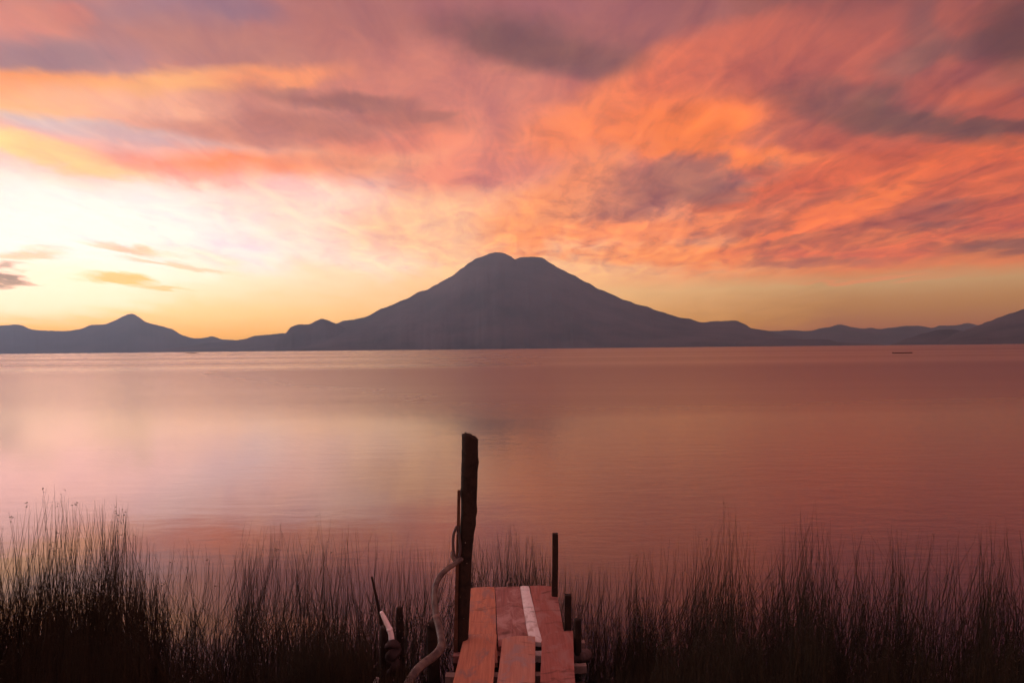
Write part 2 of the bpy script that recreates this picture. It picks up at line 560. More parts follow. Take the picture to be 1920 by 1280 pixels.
def fbm1(x, seed, octs=6, rough=0.5):
    rs = np.random.RandomState(seed)
    out = np.zeros_like(x)
    a = 1.0
    for o in range(octs):
        tab = rs.uniform(-1, 1, 4096)
        f = x * (2 ** o)
        i = np.floor(f).astype(int)
        u = f - i
        u = u * u * (3 - 2 * u)
        out += a * (tab[i % 4096] * (1 - u) + tab[(i + 1) % 4096] * u)
        a *= rough
    return out


def fbm2(x, y, seed, octs=4):
    tab = np.random.RandomState(seed).uniform(-1, 1, (256, 256))
    out = np.zeros_like(x)
    a = 1.0
    for o in range(octs):
        fx, fy = x * 2 ** o + 31.7 * o, y * 2 ** o + 11.3 * o
        ix, iy = np.floor(fx).astype(int), np.floor(fy).astype(int)
        u, v = fx - ix, fy - iy
        u, v = u * u * (3 - 2 * u), v * v * (3 - 2 * v)
        g_ = lambda i_, j_: tab[i_ % 256, j_ % 256]
        out += a * ((g_(ix, iy) * (1 - u) + g_(ix + 1, iy) * u) * (1 - v) + (g_(ix, iy + 1) * (1 - u) + g_(ix + 1, iy + 1) * u) * v)
        a *= .5
    return out


def ridge(name, prof, D, D0, D1, label, seed, jag=1.0, power=1.25, gully=0.05, step=2.0, rows=26):
    """heightfield whose crest, at distance D, has the given skyline; it comes down to the lake at D0"""
    xs = np.array([p[0] for p in prof], float)
    yy = np.array([p[1] for p in prof], float)
    px = np.arange(xs[0], xs[-1] + step, step)
    # smooth interpolation (cubic Hermite, monotone-ish)
    mm = np.gradient(yy, xs)
    i = np.clip(np.searchsorted(xs, px, side='right') - 1, 0, len(xs) - 2)
    hh = xs[i + 1] - xs[i]
    u = (px - xs[i]) / hh
    py = ((2 * u**3 - 3 * u**2 + 1) * yy[i] + (u**3 - 2 * u**2 + u) * hh * mm[i] * .6
          + (-2 * u**3 + 3 * u**2) * yy[i + 1] + (u**3 - u**2) * hh * mm[i + 1] * .6)
    py = py + fbm1(px / 14.0, seed, 5, 0.55) * 0.45 * jag
    V = []
    nr = rows
    gl2 = fbm1(px / 26.0 + 7, seed + 9, 4, 0.5)
    wn = 41
    ker = np.hanning(wn)
    ker /= ker.sum()
    pys = np.convolve(np.pad(py, wn // 2, mode='edge'), ker, 'valid')[:len(px)]
    Hs = []
    for x_, y_ in zip(px, pys):
        d = ray(x_, y_)
        Hs.append(max(-20.0, CAMZ + d.z / d.y * D))
    ctr = xs[int(np.argmin(yy))]
    for r in range(nr + 7):
        if r <= nr:
            s = r / nr
            f = s ** power
            y = D0 + (D - D0) * s
        else:
            s = 1 - (r - nr) / 7.0
            f = s ** 1.3
            y = D + (D1 - D) * (1 - s)
        fade = math.sin(math.pi * min(1, s)) if r <= nr else 0
        q_ = (px - ctr) / (1 + .5 * (1 - (s if r <= nr else 1)))
        fan = (fbm2(q_ / 30.0, np.full(len(px), s * 3.0 + 20), seed) * .6 + fbm2(q_ / 90.0, np.full(len(px), s * 2.0), seed + 1))
        for k_, (x_, y_) in enumerate(zip(px, py)):
            d = ray(x_, y_)
            H = max(-20.0, CAMZ + d.z / d.y * D)
            z = (H * s ** 10 + Hs[k_] * (1 - s ** 10)) * f if r <= nr else H * f
            z -= fade * gully * max(H, 0) * (0.5 + 0.5 * fan[k_])
            if r == 0 or r == nr + 6:
                z = -30
            yj = y * (1 + (0.012 * gl2[k_] * (1 - s) if r <= nr else 0))
            V.append((yj * d.x / d.y, yj, z if r else -30))
    n = len(px)
    F = []
    for r in range(nr + 6):
        for k_ in range(n - 1):
            a = r * n + k_
            F.append((a, a + 1, a + n + 1, a + n))
    o = big_mesh(name, V, F, slope_mat, True)
    tag(o, label, kind='structure')
    return o


ridge('mountain_range', [(-2600, 560), (-2200, 480), (-1700, 540), (-1300, 500), (-900, 575), (-600, 560), (-300, 596), (-100, 614), (0, 610), (38, 609), (60, 617), (90, 620), (130, 620), (150, 617), (170, 609), (195, 608), (215, 601),
      (234, 591.5), (240, 588.5), (251, 588.5), (259, 593.5), (275, 604), (290, 608), (320, 616), (345, 629), (365, 634), (385, 633), (398, 630), (415, 635),
      (440, 637), (470, 640), (540, 648), (600, 656)], 18000, 16000, 19900, 'far pale violet mountain range with one pointed peak on the left', 3)
ridge('hills', [(250, 660), (300, 655), (340, 650), (400, 642), (440, 638), (455, 636), (480, 629), (510, 626.5), (535, 624.5), (560, 628), (620, 640), (700, 652)],
      14500, 12300, 16500, 'long low foothill running down from the volcano to the left', 11)
ridge('volcano', [(540, 652), (575, 636), (600, 620), (632, 606), (645, 601), (660, 599), (680, 595), (720, 577), (760, 561), (792, 545), (798, 544), (816, 534), (844, 519),
      (867, 502), (881, 492), (895, 483.6), (909, 479), (919, 474.5), (931, 473), (943, 474), (957, 480), (965, 485.6), (974, 483), (985, 482), (1002, 481.6),
      (1016, 483), (1030, 492), (1052, 505), (1072, 514), (1100, 529), (1126, 543), (1151, 553), (1168, 561.5), (1179, 564), (1193, 570), (1211, 574), (1232, 582),
      (1261, 591), (1280, 596), (1290, 597), (1312, 603), (1324, 604), (1341, 601.5), (1354, 602), (1380, 601), (1395, 607), (1410, 615), (1432, 619), (1470, 628), (1520, 638), (1580, 646)],
      14000, 9500, 18500, 'huge dark volcano with a notched double summit beyond the lake', 21, jag=.9, power=1.1, gully=.06, rows=44)
ridge('cone_hill', [(515, 640), (535, 625), (545, 614), (560, 608), (580, 607), (595, 600), (603, 597), (612, 599), (625, 604), (632, 607), (650, 618), (670, 632), (700, 645), (730, 655)],
      12600, 11200, 14500, 'small dark cone hill at the left foot of the volcano', 31, power=1.0)
ridge('headland', [(1380, 640), (1440, 635), (1500, 636), (1552, 637), (1571, 641), (1605, 643), (1642, 645), (1680, 650)],
      9000, 8300, 9800, 'low dark headland reaching right from the volcano foot', 41, jag=.5)
ridge('mountains', [(1380, 626), (1432, 619.5), (1459, 620), (1481, 619), (1519, 620), (1539, 615), (1556, 612.5), (1575, 608), (1594, 612), (1616, 616), (1631, 614),
      (1646, 616.6), (1672, 614), (1699, 611), (1729, 611), (1751, 614), (1759, 611), (1777, 610.6), (1796, 609), (1815, 605), (1834, 609.5), (1870, 620), (1940, 640)],
      16500, 14000, 18500, 'far hazy range between the volcano and the right slope', 51)
ridge('hill', [(1670, 646), (1706, 633), (1732, 624.5), (1762, 618), (1785, 617), (1804, 620), (1850, 628), (1900, 640)],
      9000, 8000, 11000, 'low dark hill before the slope at the right edge', 61)
ridge('mountain_slope', [(1760, 640), (1800, 622), (1837, 609), (1852, 603), (1875, 594), (1897, 587), (1920, 579), (1960, 562), (2040, 530), (2200, 480), (2500, 430), (2900, 440), (3400, 500)],
      8000, 6000, 12000, 'dark mountain slope rising out of view at the right edge', 71)


# ------------------------------------------------------------------ shore under and behind the viewer
rs = np.random.RandomState(5)
m, t, b = pmat('bank_soil', (0.03, 0.024, 0.018), 0.95, 0.1)
g = nd(t, 'ShaderNodeNewGeometry')
n1 = noise(t, g.outputs['Position'], 3.0, 6, 0.6, dim='3D')
t.links.new(mixc(t, n1.outputs['Fac'], (0.014, 0.011, 0.008, 1), (0.05, 0.04, 0.026, 1)), b.inputs['Base Color'])
bump(t, b, n1.outputs['Fac'], .8, .06)
V = []
F = []
gx = np.concatenate([np.linspace(-60, -8, 10), np.linspace(-7, 7, 60), np.linspace(8, 60, 10)])
gy = np.concatenate([np.linspace(-50, -2, 8), np.linspace(-1.5, 4.6, 30)])
for y in gy:
    for x in gx:
        z = 0.55 - 0.9 * max(0.0, min(1.0, (y - 1.6) / 2.6)) ** 1.1 + 0.05 * math.sin(x * 2.3 + y) * math.sin(y * 1.9 - x * .7) + rs.uniform(-.02, .02)
        if y < -2:
            z = .58 + (-y) * .02 + rs.uniform(-.1, .1)
        V.append((x, y + .2 * math.sin(x * 1.3), z))
nx = len(gx)
for j in range(len(gy) - 1):
    for i in range(nx - 1):
        a = j * nx + i
        F.append((a, a + 1, a + nx + 1, a + nx))
tag(mesh_obj('ground', V, F, m), 'dark muddy lake bank below the dock', kind='structure')


# ------------------------------------------------------------------ wood materials
def wood(name, c1, c2, stain, rough=0.8, grain=(1.0, 14.0), obj_space=True):
    m, t, b = pmat(name, c1, rough, 0.25)
    tcn = nd(t, 'ShaderNodeTexCoord')
    o = tcn.outputs['Object']
    gr = noise(t, mapping(t, o, scale=(90, 4.0, 40)), 1.0, 5, 0.6, 0.6, dim='3D')
    pt = noise(t, mapping(t, o, scale=(11, 5.0, 11)), 1.0, 5, 0.62, 0.8, dim='3D')
    st = noise(t, mapping(t, o, scale=(4, 9, 4)), 1.0, 4, 0.6, 1.2, dim='3D')
    c = mixc(t, mrange(t, gr.outputs['Fac'], .3, .7, 0, 1), (*c1, 1), (*c2, 1))
    c = mixc(t, mrange(t, pt.outputs['Fac'], .46, .66, 0, .85, True), c, (*stain, 1))
    dk = tuple(v * .35 for v in c1)
    c = mixc(t, mrange(t, st.outputs['Fac'], .58, .72, 0, .85, True), c, (*dk, 1))
    sp_ = noise(t, mapping(t, o, scale=(60, 45, 60)), 1.0, 2, 0.5, 0.0, dim='3D')
    c = mixc(t, mrange(t, sp_.outputs['Fac'], .72, .76, 0, .7, True), c, (.5, .42, .38, 1))
    t.links.new(c, b.inputs['Base Color'])
    hh = mth(t, 'ADD', gr.outputs['Fac'], mth(t, 'MULTIPLY', pt.outputs['Fac'], 1.2))
    bump(t, b, hh, 0.6, 0.004)
    return m


W_OR = wood('board_orange', (.64, .29, .18), (.44, .17, .11), (.30, .20, .19))
W_OR2 = wood('board_tan', (.58, .30, .22), (.44, .20, .15), (.38, .27, .26))
W_MV = wood('board_mauve', (.38, .165, .145), (.25, .11, .10), (.52, .32, .29))
W_RD = wood('board_red', (.42, .155, .125), (.28, .10, .085), (.38, .20, .18))
W_WH = wood('board_white', (.88, .84, .82), (.80, .75, .73), (.52, .40, .36))
W_GR = wood('beam_grey', (.30, .22, .20), (.22, .16, .14), (.16, .10, .08))
W_LG = wood('log_grey', (.13, .09, .085), (.09, .06, .055), (.20, .14, .13))
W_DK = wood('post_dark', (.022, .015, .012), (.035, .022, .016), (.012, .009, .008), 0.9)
W_BR = wood('stake_brown', (.12, .060, .038), (.08, .04, .028), (.05, .03, .02), 0.9)


def plank(name, fl, fr, nl, nr, zt, parent, mat, Yext=None, th=0.026, bow=0.0, seed=0, ns=26, nw=5, chop=0.004, sag=0.0):
    """board between four picture points on the deck plane; Yext carries it on towards the bank"""
    r_ = np.random.RandomState(seed)
    a, b_, c, d = at_z(*fl, zt), at_z(*fr, zt), at_z(*nl, zt), at_z(*nr, zt)
    if Yext is not None:
        c = a + (c - a) * ((Yext - a.y) / (c.y - a.y))
        d = b_ + (d - b_) * ((Yext - b_.y) / (d.y - b_.y))
    V = []
    F = []
    ej = r_.uniform(-chop, chop, (2, nw + 1))
    el_ = np.cumsum(r_.uniform(-.0012, .0012, ns + 1))
    er_ = np.cumsum(r_.uniform(-.0012, .0012, ns + 1))
    for i in range(ns + 1):
        s = i / ns
        l = a.lerp(c, s)
        rr_ = b_.lerp(d, s)
        for j in range(nw + 1):
            u = j / nw
            p = l.lerp(rr_, u)
            if i == 0:
                p.y += ej[0][j] + bow * math.sin(math.pi * u)
            if i == ns:
                p.y += ej[1][j]
            p.x += el_[i] * (1 - u) + er_[i] * u
            p.z = zt - sag * math.sin(math.pi * s) - (0.003 * (abs(2 * u - 1) ** 4))
            if i in (0, ns):
                p.z -= .002
            V.append(p.copy())
    n = len(V)
    for p in list(V):
        q = p.copy()
        q.z -= th
        V.append(q)
    w = nw + 1
    for i in range(ns):
        for j in range(nw):
            k_ = i * w + j
            F.append((k_, k_ + w, k_ + w + 1, k_ + 1))
            F.append((n + k_, n + k_ + 1, n + k_ + w + 1, n + k_ + w))
    for i in range(ns):
        k_ = i * w
        F.append((k_, n + k_, n + k_ + w, k_ + w))
        k_ = i * w + nw
        F.append((k_, k_ + w, n + k_ + w, n + k_))
    for j in range(nw):
        F.append((j, j + 1, n + j + 1, n + j))
        k_ = ns * w + j
        F.append((k_, n + k_, n + k_ + 1, k_ + 1))
    o = mesh_obj(name, V, F, mat, smooth=False)
    bm = bmesh.new()
    bm.from_mesh(o.data)
    bmesh.ops.recalc_face_normals(bm, faces=bm.faces)
    bm.to_mesh(o.data)
    bm.free()
    if parent:
        child(o, parent)
    return o


def tube(name, pts, rad, mat, segs=14, jit=0.0, seed=0, sub=6, flat_top=True, parent=None, knots=(), square=False):
    """round or squared shaft through points, Catmull-Rom smoothed"""
    r_ = np.random.RandomState(seed)
    P_ = [Vector(p) for p in pts]
    Q = []
    RR = []
    for i in range(len(P_) - 1):
        p0, p1, p2, p3 = P_[max(0, i - 1)], P_[i], P_[i + 1], P_[min(len(P_) - 1, i + 2)]
        for k_ in range(sub):
            u = k_ / sub
            Q.append(0.5 * ((2 * p1) + (p2 - p0) * u + (2 * p0 - 5 * p1 + 4 * p2 - p3) * u * u + (3 * p1 - p0 - 3 * p2 + p3) * u ** 3))
            RR.append(rad[i] * (1 - u) + rad[i + 1] * u)
    Q.append(P_[-1])
    RR.append(rad[-1])
    V = []
    F = []
    up = Vector((0, 1, 0.01)).normalized()
    ph = r_.uniform(0, 6.28, 4)
    for i, q in enumerate(Q):
        tg = (Q[min(i + 1, len(Q) - 1)] - Q[max(i - 1, 0)]).normalized()
        sx = tg.cross(up).normalized()
        sy = tg.cross(sx).normalized()
        for s in range(segs):
            a = 2 * math.pi * s / segs + (math.pi / 4 if square else 0)
            rr_ = RR[i]
            if square:
                rr_ *= 1.0 / max(abs(math.cos(a)), abs(math.sin(a))) * .9
            rr_ *= 1 + jit * (.5 * math.sin(3 * a + ph[0] + i * .13) + .4 * math.sin(2 * a + ph[1] - i * .21) + r_.uniform(-.35, .35))
            for (ki, ka, kr) in knots:
                dd = (i - ki) ** 2 / 2.0 + ((a - ka + math.pi) % (2 * math.pi) - math.pi) ** 2 * 3
                rr_ += kr * math.exp(-dd)
            V.append(q + sx * math.cos(a) * rr_ + sy * math.sin(a) * rr_)
    for i in range(len(Q) - 1):
        for s in range(segs):
            s2_ = (s + 1) % segs
            F.append((i * segs + s, i * segs + s2_, (i + 1) * segs + s2_, (i + 1) * segs + s))
    # caps with a small inset ring
    for end, i in ((0, 0), (1, len(Q) - 1)):
        base = i * segs
        c = Q[i]
        ring = len(V)
        tg = (Q[1] - Q[0]).normalized() * -1 if end == 0 else (Q[-1] - Q[-2]).normalized()
        for s in range(segs):
            V.append(c + (V[base + s] - c) * .86 + tg * RR[i] * (.12 + .06 * r_.uniform(-1, 1) * (jit > 0)))
        V.append(c + tg * RR[i] * .12)
        for s in range(segs):
            s2_ = (s + 1) % segs
            if end == 0:
                F.append((base + s2_, base + s, ring + s, ring + s2_))
                F.append((ring + s2_, ring + s, ring + segs))
            else:
                F.append((base + s, base + s2_, ring + s2_, ring + s))
                F.append((ring + s, ring + s2_, ring + segs))
    o = mesh_obj(name, V, F, mat, smooth=not square)
    if parent:
        child(o, parent)
    return o


# ------------------------------------------------------------------ dock
ZF, ZN = 0.600, 0.630
dock = thing('dock', 'narrow wooden dock of worn red and orange boards reaching into the reeds', 'dock', (0, 4.0, 0.0))
p = plank('plank', (883, 1101), (926.6, 1098.6), (872, 1240), (934.5, 1240), ZF, dock, W_OR, seed=1, bow=.01)
tag(p, 'worn orange board at the far end by the post')
p = plank('plank', (928.4, 1098.8), (973.6, 1097.2), (936.5, 1209), (992.0, 1209), ZF - .002, dock, W_MV, seed=2, bow=-.008)
tag(p, 'dull mauve board left of the white one')
p = plank('plank', (975.6, 1097.2), (991.4, 1096.8), (993.6, 1202), (1018.2, 1202), ZF + .001, dock, W_WH, seed=3, nw=3)
tag(p, 'narrow white board')
p = plank('plank', (993.2, 1096.8), (1042, 1098.8), (1020.4, 1232), (1066, 1232), ZF, dock, W_RD, seed=4, bow=.01)
tag(p, 'red board at the far right')
NY = 0.6
p = plank('plank', (871, 1188), (931.6, 1187), (849, 1280), (923.4, 1280), ZN, dock, W_OR, Yext=NY, seed=5, ns=60, bow=.004, sag=.004)
tag(p, 'orange near board on the left with dark stains')
p = plank('plank', (942, 1195.5), (1003.6, 1191), (930.4, 1280), (1003.8, 1280), ZN - .003, dock, W_OR2, Yext=NY, seed=6, ns=60, bow=.022)
tag(p, 'tan near board in the middle')
p = plank('plank', (1017, 1190.5), (1074, 1180), (1013, 1280), (1079, 1280), ZN + .002, dock, W_RD, Yext=NY, seed=7, ns=60, bow=.008)
tag(p, 'dark red near board on the right')


def xat(px, py, z):
    return at_z(px, py, z).x


def beam(x0, x1, py, zt, mat, wy=.045, h=.04, seed=0, tilt=0, name='crossbeam'):
    """square bearer across under the boards, its top front edge seen at picture row py"""
    Y = at_z(960, py, zt).y
    r_ = np.random.RandomState(seed)
    V = []
    F = []
    n = 10
    for i in range(n + 1):
        x = x0 + (x1 - x0) * i / n
        dz_ = tilt * (i / n - .5)
        j = r_.uniform(-.0015, .0015, 8)
        V += [(x, Y + j[0], zt + dz_ + j[1]), (x, Y + wy + j[2], zt + dz_ + j[3]), (x, Y + wy + j[4], zt + dz_ - h + j[5]), (x, Y + j[6], zt + dz_ - h + j[7])]
    for i in range(n):
        for s in range(4):
            F.append((i * 4 + s, (i + 1) * 4 + s, (i + 1) * 4 + (s + 1) % 4, i * 4 + (s + 1) % 4))
    F.append((0, 1, 2, 3))
    F.append((n * 4 + 3, n * 4 + 2, n * 4 + 1, n * 4))
    o = mesh_obj(name, V, F, mat, smooth=False)
    child(o, dock)
    return o





beam(xat(852, 1206, .56), xat(1097, 1206, .56), 1206.5, .568, W_GR, seed=1, wy=.05)
beam(xat(850, 1228, .56), xat(960, 1228, .56), 1228, .566, W_MV, seed=2, wy=.062)
beam(xat(992, 1228, .56), xat(1030, 1228, .56), 1228.5, .570, W_WH, seed=3, wy=.064)
beam(xat(836, 1267, .58), xat(1060, 1267, .58), 1267, .598, W_GR, seed=4, wy=.05)
beam(xat(1040, 1249, .56), xat(1099, 1249, .56), 1250, .575, W_GR, seed=5, wy=.035, tilt=.006)
# far stringer closing the end of the dock and the long stringers under the boards
beam(-.27, .30, 1106, .571, W_GR, seed=12, wy=.05)
for sx_ in (xat(930.5, 1240, .57), xat(1009, 1240, .57)):  # dark bars added below the board gaps, standing in for the shade there
    tube('stringer', [(sx_ - .01, 3.9, .50), (sx_ - .02, 2.4, .50), (sx_ - .04, .7, .50)], [.03, .03, .03], W_DK, segs=8, square=True, parent=dock)
for sx_ in (-.22, .25):
    tube('stringer', [(sx_, 4.86, .515), (sx_ * 1.02, 3.2, .52), (sx_ * 1.03, .7, .52)], [.028, .03, .03], W_DK, segs=8, square=True, parent=dock)
# the round log bearer whose swollen end shows at the right
Yl = at_z(1090, 1232, .50).y
tube('log_beam', [(-.36, Yl, .50), (.1, Yl, .50), (.33, Yl, .505), (.385, Yl, .51), (.425, Yl, .512), (.445, Yl, .512)], [.030, .032, .038, .043, .035, .016], W_LG, segs=12, jit=.12, seed=4, parent=dock)


def shaft(name, pts, wpx, Y, mat, parent=None, foot=-0.35, label=None, cat='post', group=None, **kw):
    """upright through picture points at distance Y, wpx = its width there in the picture"""
    P_ = [at_y(x, y, Y) for x, y in pts]
    rad = [w / 2 / FPX * Y for w in wpx]
    last = P_[-1]
    d = (P_[-1] - P_[-2]).normalized()
    if last.z > foot + .05:
        tt = (foot - last.z) / min(d.z, -.3)
        P_.append(last + d * tt)
        rad.append(rad[-1])
    o = tube(name, P_, rad, mat, parent=parent, **kw)
    if label:
        tag(o, label, cat, group)
    return o


# nail heads where the boards cross the bearers
mn, _, _ = pmat('nail_steel', (.5, .44, .42), .4, .6)
planks = [o_ for o_ in bpy.data.objects if o_.name.startswith('plank')]
for px_, py_, z_, k_ in ((890, 1108, ZF, 0), (918, 1107.5, ZF, 0), (938, 1107, ZF, 1), (964, 1106.5, ZF, 1), (981, 1106, ZF, 2), (1003, 1106, ZF, 3), (1030, 1107, ZF, 3),
                         (878, 1204, ZN, 4), (920, 1203, ZN, 4), (952, 1205, ZN, 5), (994, 1204, ZN, 5), (1026, 1203, ZN, 6), (1064, 1202, ZN, 6),
                         (860, 1263, ZN, 4), (912, 1264, ZN, 4), (942, 1263, ZN, 5), (993, 1264, ZN, 5), (1025, 1263, ZN, 6), (1068, 1263, ZN, 6)):
    c_ = at_z(px_, py_, z_ + .0005)
    nh = tube('nail', [c_ + Vector((0, 0, -.004)), c_ + Vector((0, 0, .0015))], [.0034, .0034], mn, segs=8, sub=1)
    nh.parent = planks[k_]
    nh.matrix_parent_inverse = (Matrix.Translation(dock.location)).inverted()

# pilings that carry the dock
for (x_, Y_, r_) in ((-.30, 4.55, .028), (.335, 3.55, .032), (-.33, 3.42, .03), (.33, 2.2, .035), (-.34, 2.2, .035)):
    tube('piling', [(x_, Y_, .56), (x_ * 1.01, Y_ + .01, .1), (x_ * 1.03, Y_, -.4)], [r_, r_, r_], W_DK if Y_ > 3 else W_BR, jit=.06, seed=int(Y_ * 10), parent=dock)

# ------------------------------------------------------------------ tall mooring post
mp = thing('mooring_post', 'tallest dark rough log post standing at the left edge of the dock', 'post', tuple(at_z(868, 1190, 0)))
Yp = 3.97
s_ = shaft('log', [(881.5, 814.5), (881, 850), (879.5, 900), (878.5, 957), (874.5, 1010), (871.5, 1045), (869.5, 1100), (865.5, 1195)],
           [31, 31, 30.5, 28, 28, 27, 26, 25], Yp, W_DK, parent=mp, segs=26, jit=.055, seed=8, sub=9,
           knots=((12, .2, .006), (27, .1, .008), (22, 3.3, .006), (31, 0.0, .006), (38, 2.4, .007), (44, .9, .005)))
zt_ = max(v.co.z for v in s_.data.vertices)
for v in s_.data.vertices:
    if v.co.z > zt_ - .05:
        xc_ = at_y(881.5, 814.5, Yp).x
        v.co.z -= max(0, (v.co.x - xc_ + .012)) * .55 * (1 - (zt_ - v.co.z) / .05) + .004 * math.sin(v.co.x * 310) * math.sin(v.co.y * 270)
s_ = shaft('side_stake', [(860.5, 919), (859, 1000), (856.5, 1100), (855, 1200)], [6, 6.5, 6.5, 7.5], Yp - .03, W_BR, parent=mp, segs=8, square=True, jit=.06, seed=2)
tag(s_, 'thinner brown stake nailed to the log')
mrp, tr_, br_ = pmat('rope_grey', (.07, .05, .05), .7, .3)
tube('rope_loop', [at_y(857, 986, 3.9), at_y(851, 1000, 3.89), at_y(849.5, 1020, 3.88), at_y(852, 1040, 3.88), at_y(859, 1046, 3.89), at_y(863, 1030, 3.9), at_y(861, 1005, 3.91), at_y(858, 988, 3.9)],
     [.008] * 8, mrp, segs=8, parent=mp)

# ------------------------------------------------------------------ hose
mh, th_, bh_ = pmat('hose_grey', (.2, .15, .13), .55, .4)
tcn = nd(th_, 'ShaderNodeTexCoord')
hn = noise(th_, mapping(th_, tcn.outputs['Object'], scale=(30, 30, 12)), 1.0, 5, .6, dim='3D')
th_.links.new(mixc(th_, mrange(th_, hn.outputs['Fac'], .35, .65, 0, 1), (.06, .042, .042, 1), (.17, .13, .11, 1)), bh_.inputs['Base Color'])
bump(th_, bh_, hn.outputs['Fac'], .7, .008)
hpts = [(850, 1034, 3.88, 8), (849.5, 1043, 3.88, 9), (855, 1051, 3.87, 9), (865, 1047.5, 3.87, 9), (852, 1057, 3.84, 10), (838, 1066, 3.80, 11), (825, 1080, 3.76, 11.5),
        (817, 1097, 3.72, 12), (814.5, 1120, 3.66, 12), (817.5, 1152, 3.60, 12.5), (823, 1175, 3.55, 14.5), (827.5, 1198, 3.48, 16),
        (826, 1214, 3.42, 17), (814, 1229, 3.36, 17), (797, 1241, 3.30, 17), (781, 1256, 3.24, 17.5), (768, 1276, 3.18, 18), (757, 1300, 3.1, 19), (740, 1350, 2.95, 21), (715, 1420, 2.8, 24)]
hose = tube('hose', [at_y(x, y, Y) for x, y, Y, w in hpts], [w * .91 / 2 / FPX * Y for x, y, Y, w in hpts], mh, segs=16, sub=8, jit=.03)
tag(hose, 'thick pale grey hose bending down in an S from the tall log post', 'hose')
jn = tube('hose_clamp', [at_y(817.5, 1153, 3.598), at_y(818.6, 1158, 3.59)], [.0195, .0195], W_GR, segs=16, sub=2)
jn.parent = hose

# ------------------------------------------------------------------ stakes and posts
G = 'weathered stakes standing in the reeds by the dock'
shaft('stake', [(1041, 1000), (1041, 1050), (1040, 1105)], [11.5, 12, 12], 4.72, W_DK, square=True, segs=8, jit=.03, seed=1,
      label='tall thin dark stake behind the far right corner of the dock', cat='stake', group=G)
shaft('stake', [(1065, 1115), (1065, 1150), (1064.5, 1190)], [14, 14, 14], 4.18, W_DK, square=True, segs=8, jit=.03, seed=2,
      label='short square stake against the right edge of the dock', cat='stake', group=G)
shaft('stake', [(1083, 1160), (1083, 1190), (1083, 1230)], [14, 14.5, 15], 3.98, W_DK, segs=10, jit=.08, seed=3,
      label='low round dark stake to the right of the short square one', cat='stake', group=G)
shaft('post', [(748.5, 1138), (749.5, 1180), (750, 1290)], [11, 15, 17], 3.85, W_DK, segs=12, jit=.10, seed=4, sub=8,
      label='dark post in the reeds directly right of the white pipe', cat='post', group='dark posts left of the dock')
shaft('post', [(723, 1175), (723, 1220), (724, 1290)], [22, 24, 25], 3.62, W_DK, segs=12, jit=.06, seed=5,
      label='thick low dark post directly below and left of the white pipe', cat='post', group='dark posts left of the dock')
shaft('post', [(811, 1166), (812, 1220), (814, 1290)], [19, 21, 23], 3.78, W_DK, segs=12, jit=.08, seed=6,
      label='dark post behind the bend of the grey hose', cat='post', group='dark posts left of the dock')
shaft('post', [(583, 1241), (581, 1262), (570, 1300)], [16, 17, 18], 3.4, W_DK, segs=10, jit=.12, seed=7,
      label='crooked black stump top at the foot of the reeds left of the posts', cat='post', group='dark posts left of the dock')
shaft('stick', [(697, 1081), (704, 1112), (712, 1150), (719, 1190)], [4, 5, 6, 6.5], 3.80, W_DK, segs=8, jit=.08, seed=8,
      label='thin dark leaning stick rising above the white pipe', cat='stick')
mw, tw, bw = pmat('pipe_white', (.9, .84, .84), .4, .5)
pp = tube('pipe', [at_y(714.5, 1146, 3.56), at_y(720, 1157, 3.56), at_y(727.5, 1172, 3.56), at_y(731.5, 1182, 3.555), at_y(734, 1195, 3.555), at_y(734.5, 1213, 3.55)],
          [.0085, .0125, .0135, .0135, .015, .0155], mw, segs=12, sub=5)
tag(pp, 'bent white plastic pipe fixed upright among the reeds', 'pipe')
jn = tube('joint', [at_y(729.6, 1177, 3.556), at_y(731.3, 1181, 3.555)], [.0158, .0158], mw, segs=12, sub=2)
jn.parent = pp
p2 = tube('pipe', [at_y(708, 1270, 3.45), at_y(703.5, 1282, 3.45), at_y(697, 1305, 3.45)], [.009, .0125, .013], mw, segs=12, sub=4)
tag(p2, 'short white pipe end poking up at the bottom edge', 'pipe')
mcl, tcl, bcl = pmat('rag_dark', (.05, .035, .035), .9, .1)
rp = [at_y(724, 1211, 3.53), at_y(735, 1207, 3.51), at_y(744, 1214, 3.53), at_y(736, 1226, 3.50), at_y(729, 1232, 3.53), at_y(742, 1242, 3.51), at_y(736, 1256, 3.52), at_y(727, 1262, 3.55)]
rg = tube('rag', rp, [.012, .02, .022, .024, .02, .026, .022, .012], mcl, segs=12, jit=.45, seed=3, sub=6)
tag(rg, 'dark rag knotted round the foot of the white pipe', 'rag')


# ------------------------------------------------------------------ boats
def loft(name, secs, mat, parent):
    V = []
    F = []
    n = len(secs[0])
    for s in secs:
        V += s
    for i in range(len(secs) - 1):
        for j in range(n - 1):
            F.append((i * n + j, i * n + j + 1, (i + 1) * n + j + 1, (i + 1) * n + j))
    F.append(tuple(range(n)))
    F.append(tuple(reversed(range((len(secs) - 1) * n, len(secs) * n))))
    o = mesh_obj(name, V, F, mat, smooth=False)
    o.parent = parent
    return o


def boxm(name, x0, x1, y0, y1, z0, z1, mat, parent):
    V = [(x0, y0, z0), (x1, y0, z0), (x1, y1, z0), (x0, y1, z0), (x0, y0, z1), (x1, y0, z1), (x1, y1, z1), (x0, y1, z1)]
    F = [(0, 3, 2, 1), (4, 5, 6, 7), (0, 1, 5, 4), (1, 2, 6, 5), (2, 3, 7, 6), (3, 0, 4, 7)]
    o = mesh_obj(name, V, F, mat, smooth=False)
    o.parent = parent
    return o


mb, _, _ = pmat('hull_dark', (.06, .05, .055), .5, .4)
mb2, _, _ = pmat('boat_trim', (.05, .04, .045), .6, .3)


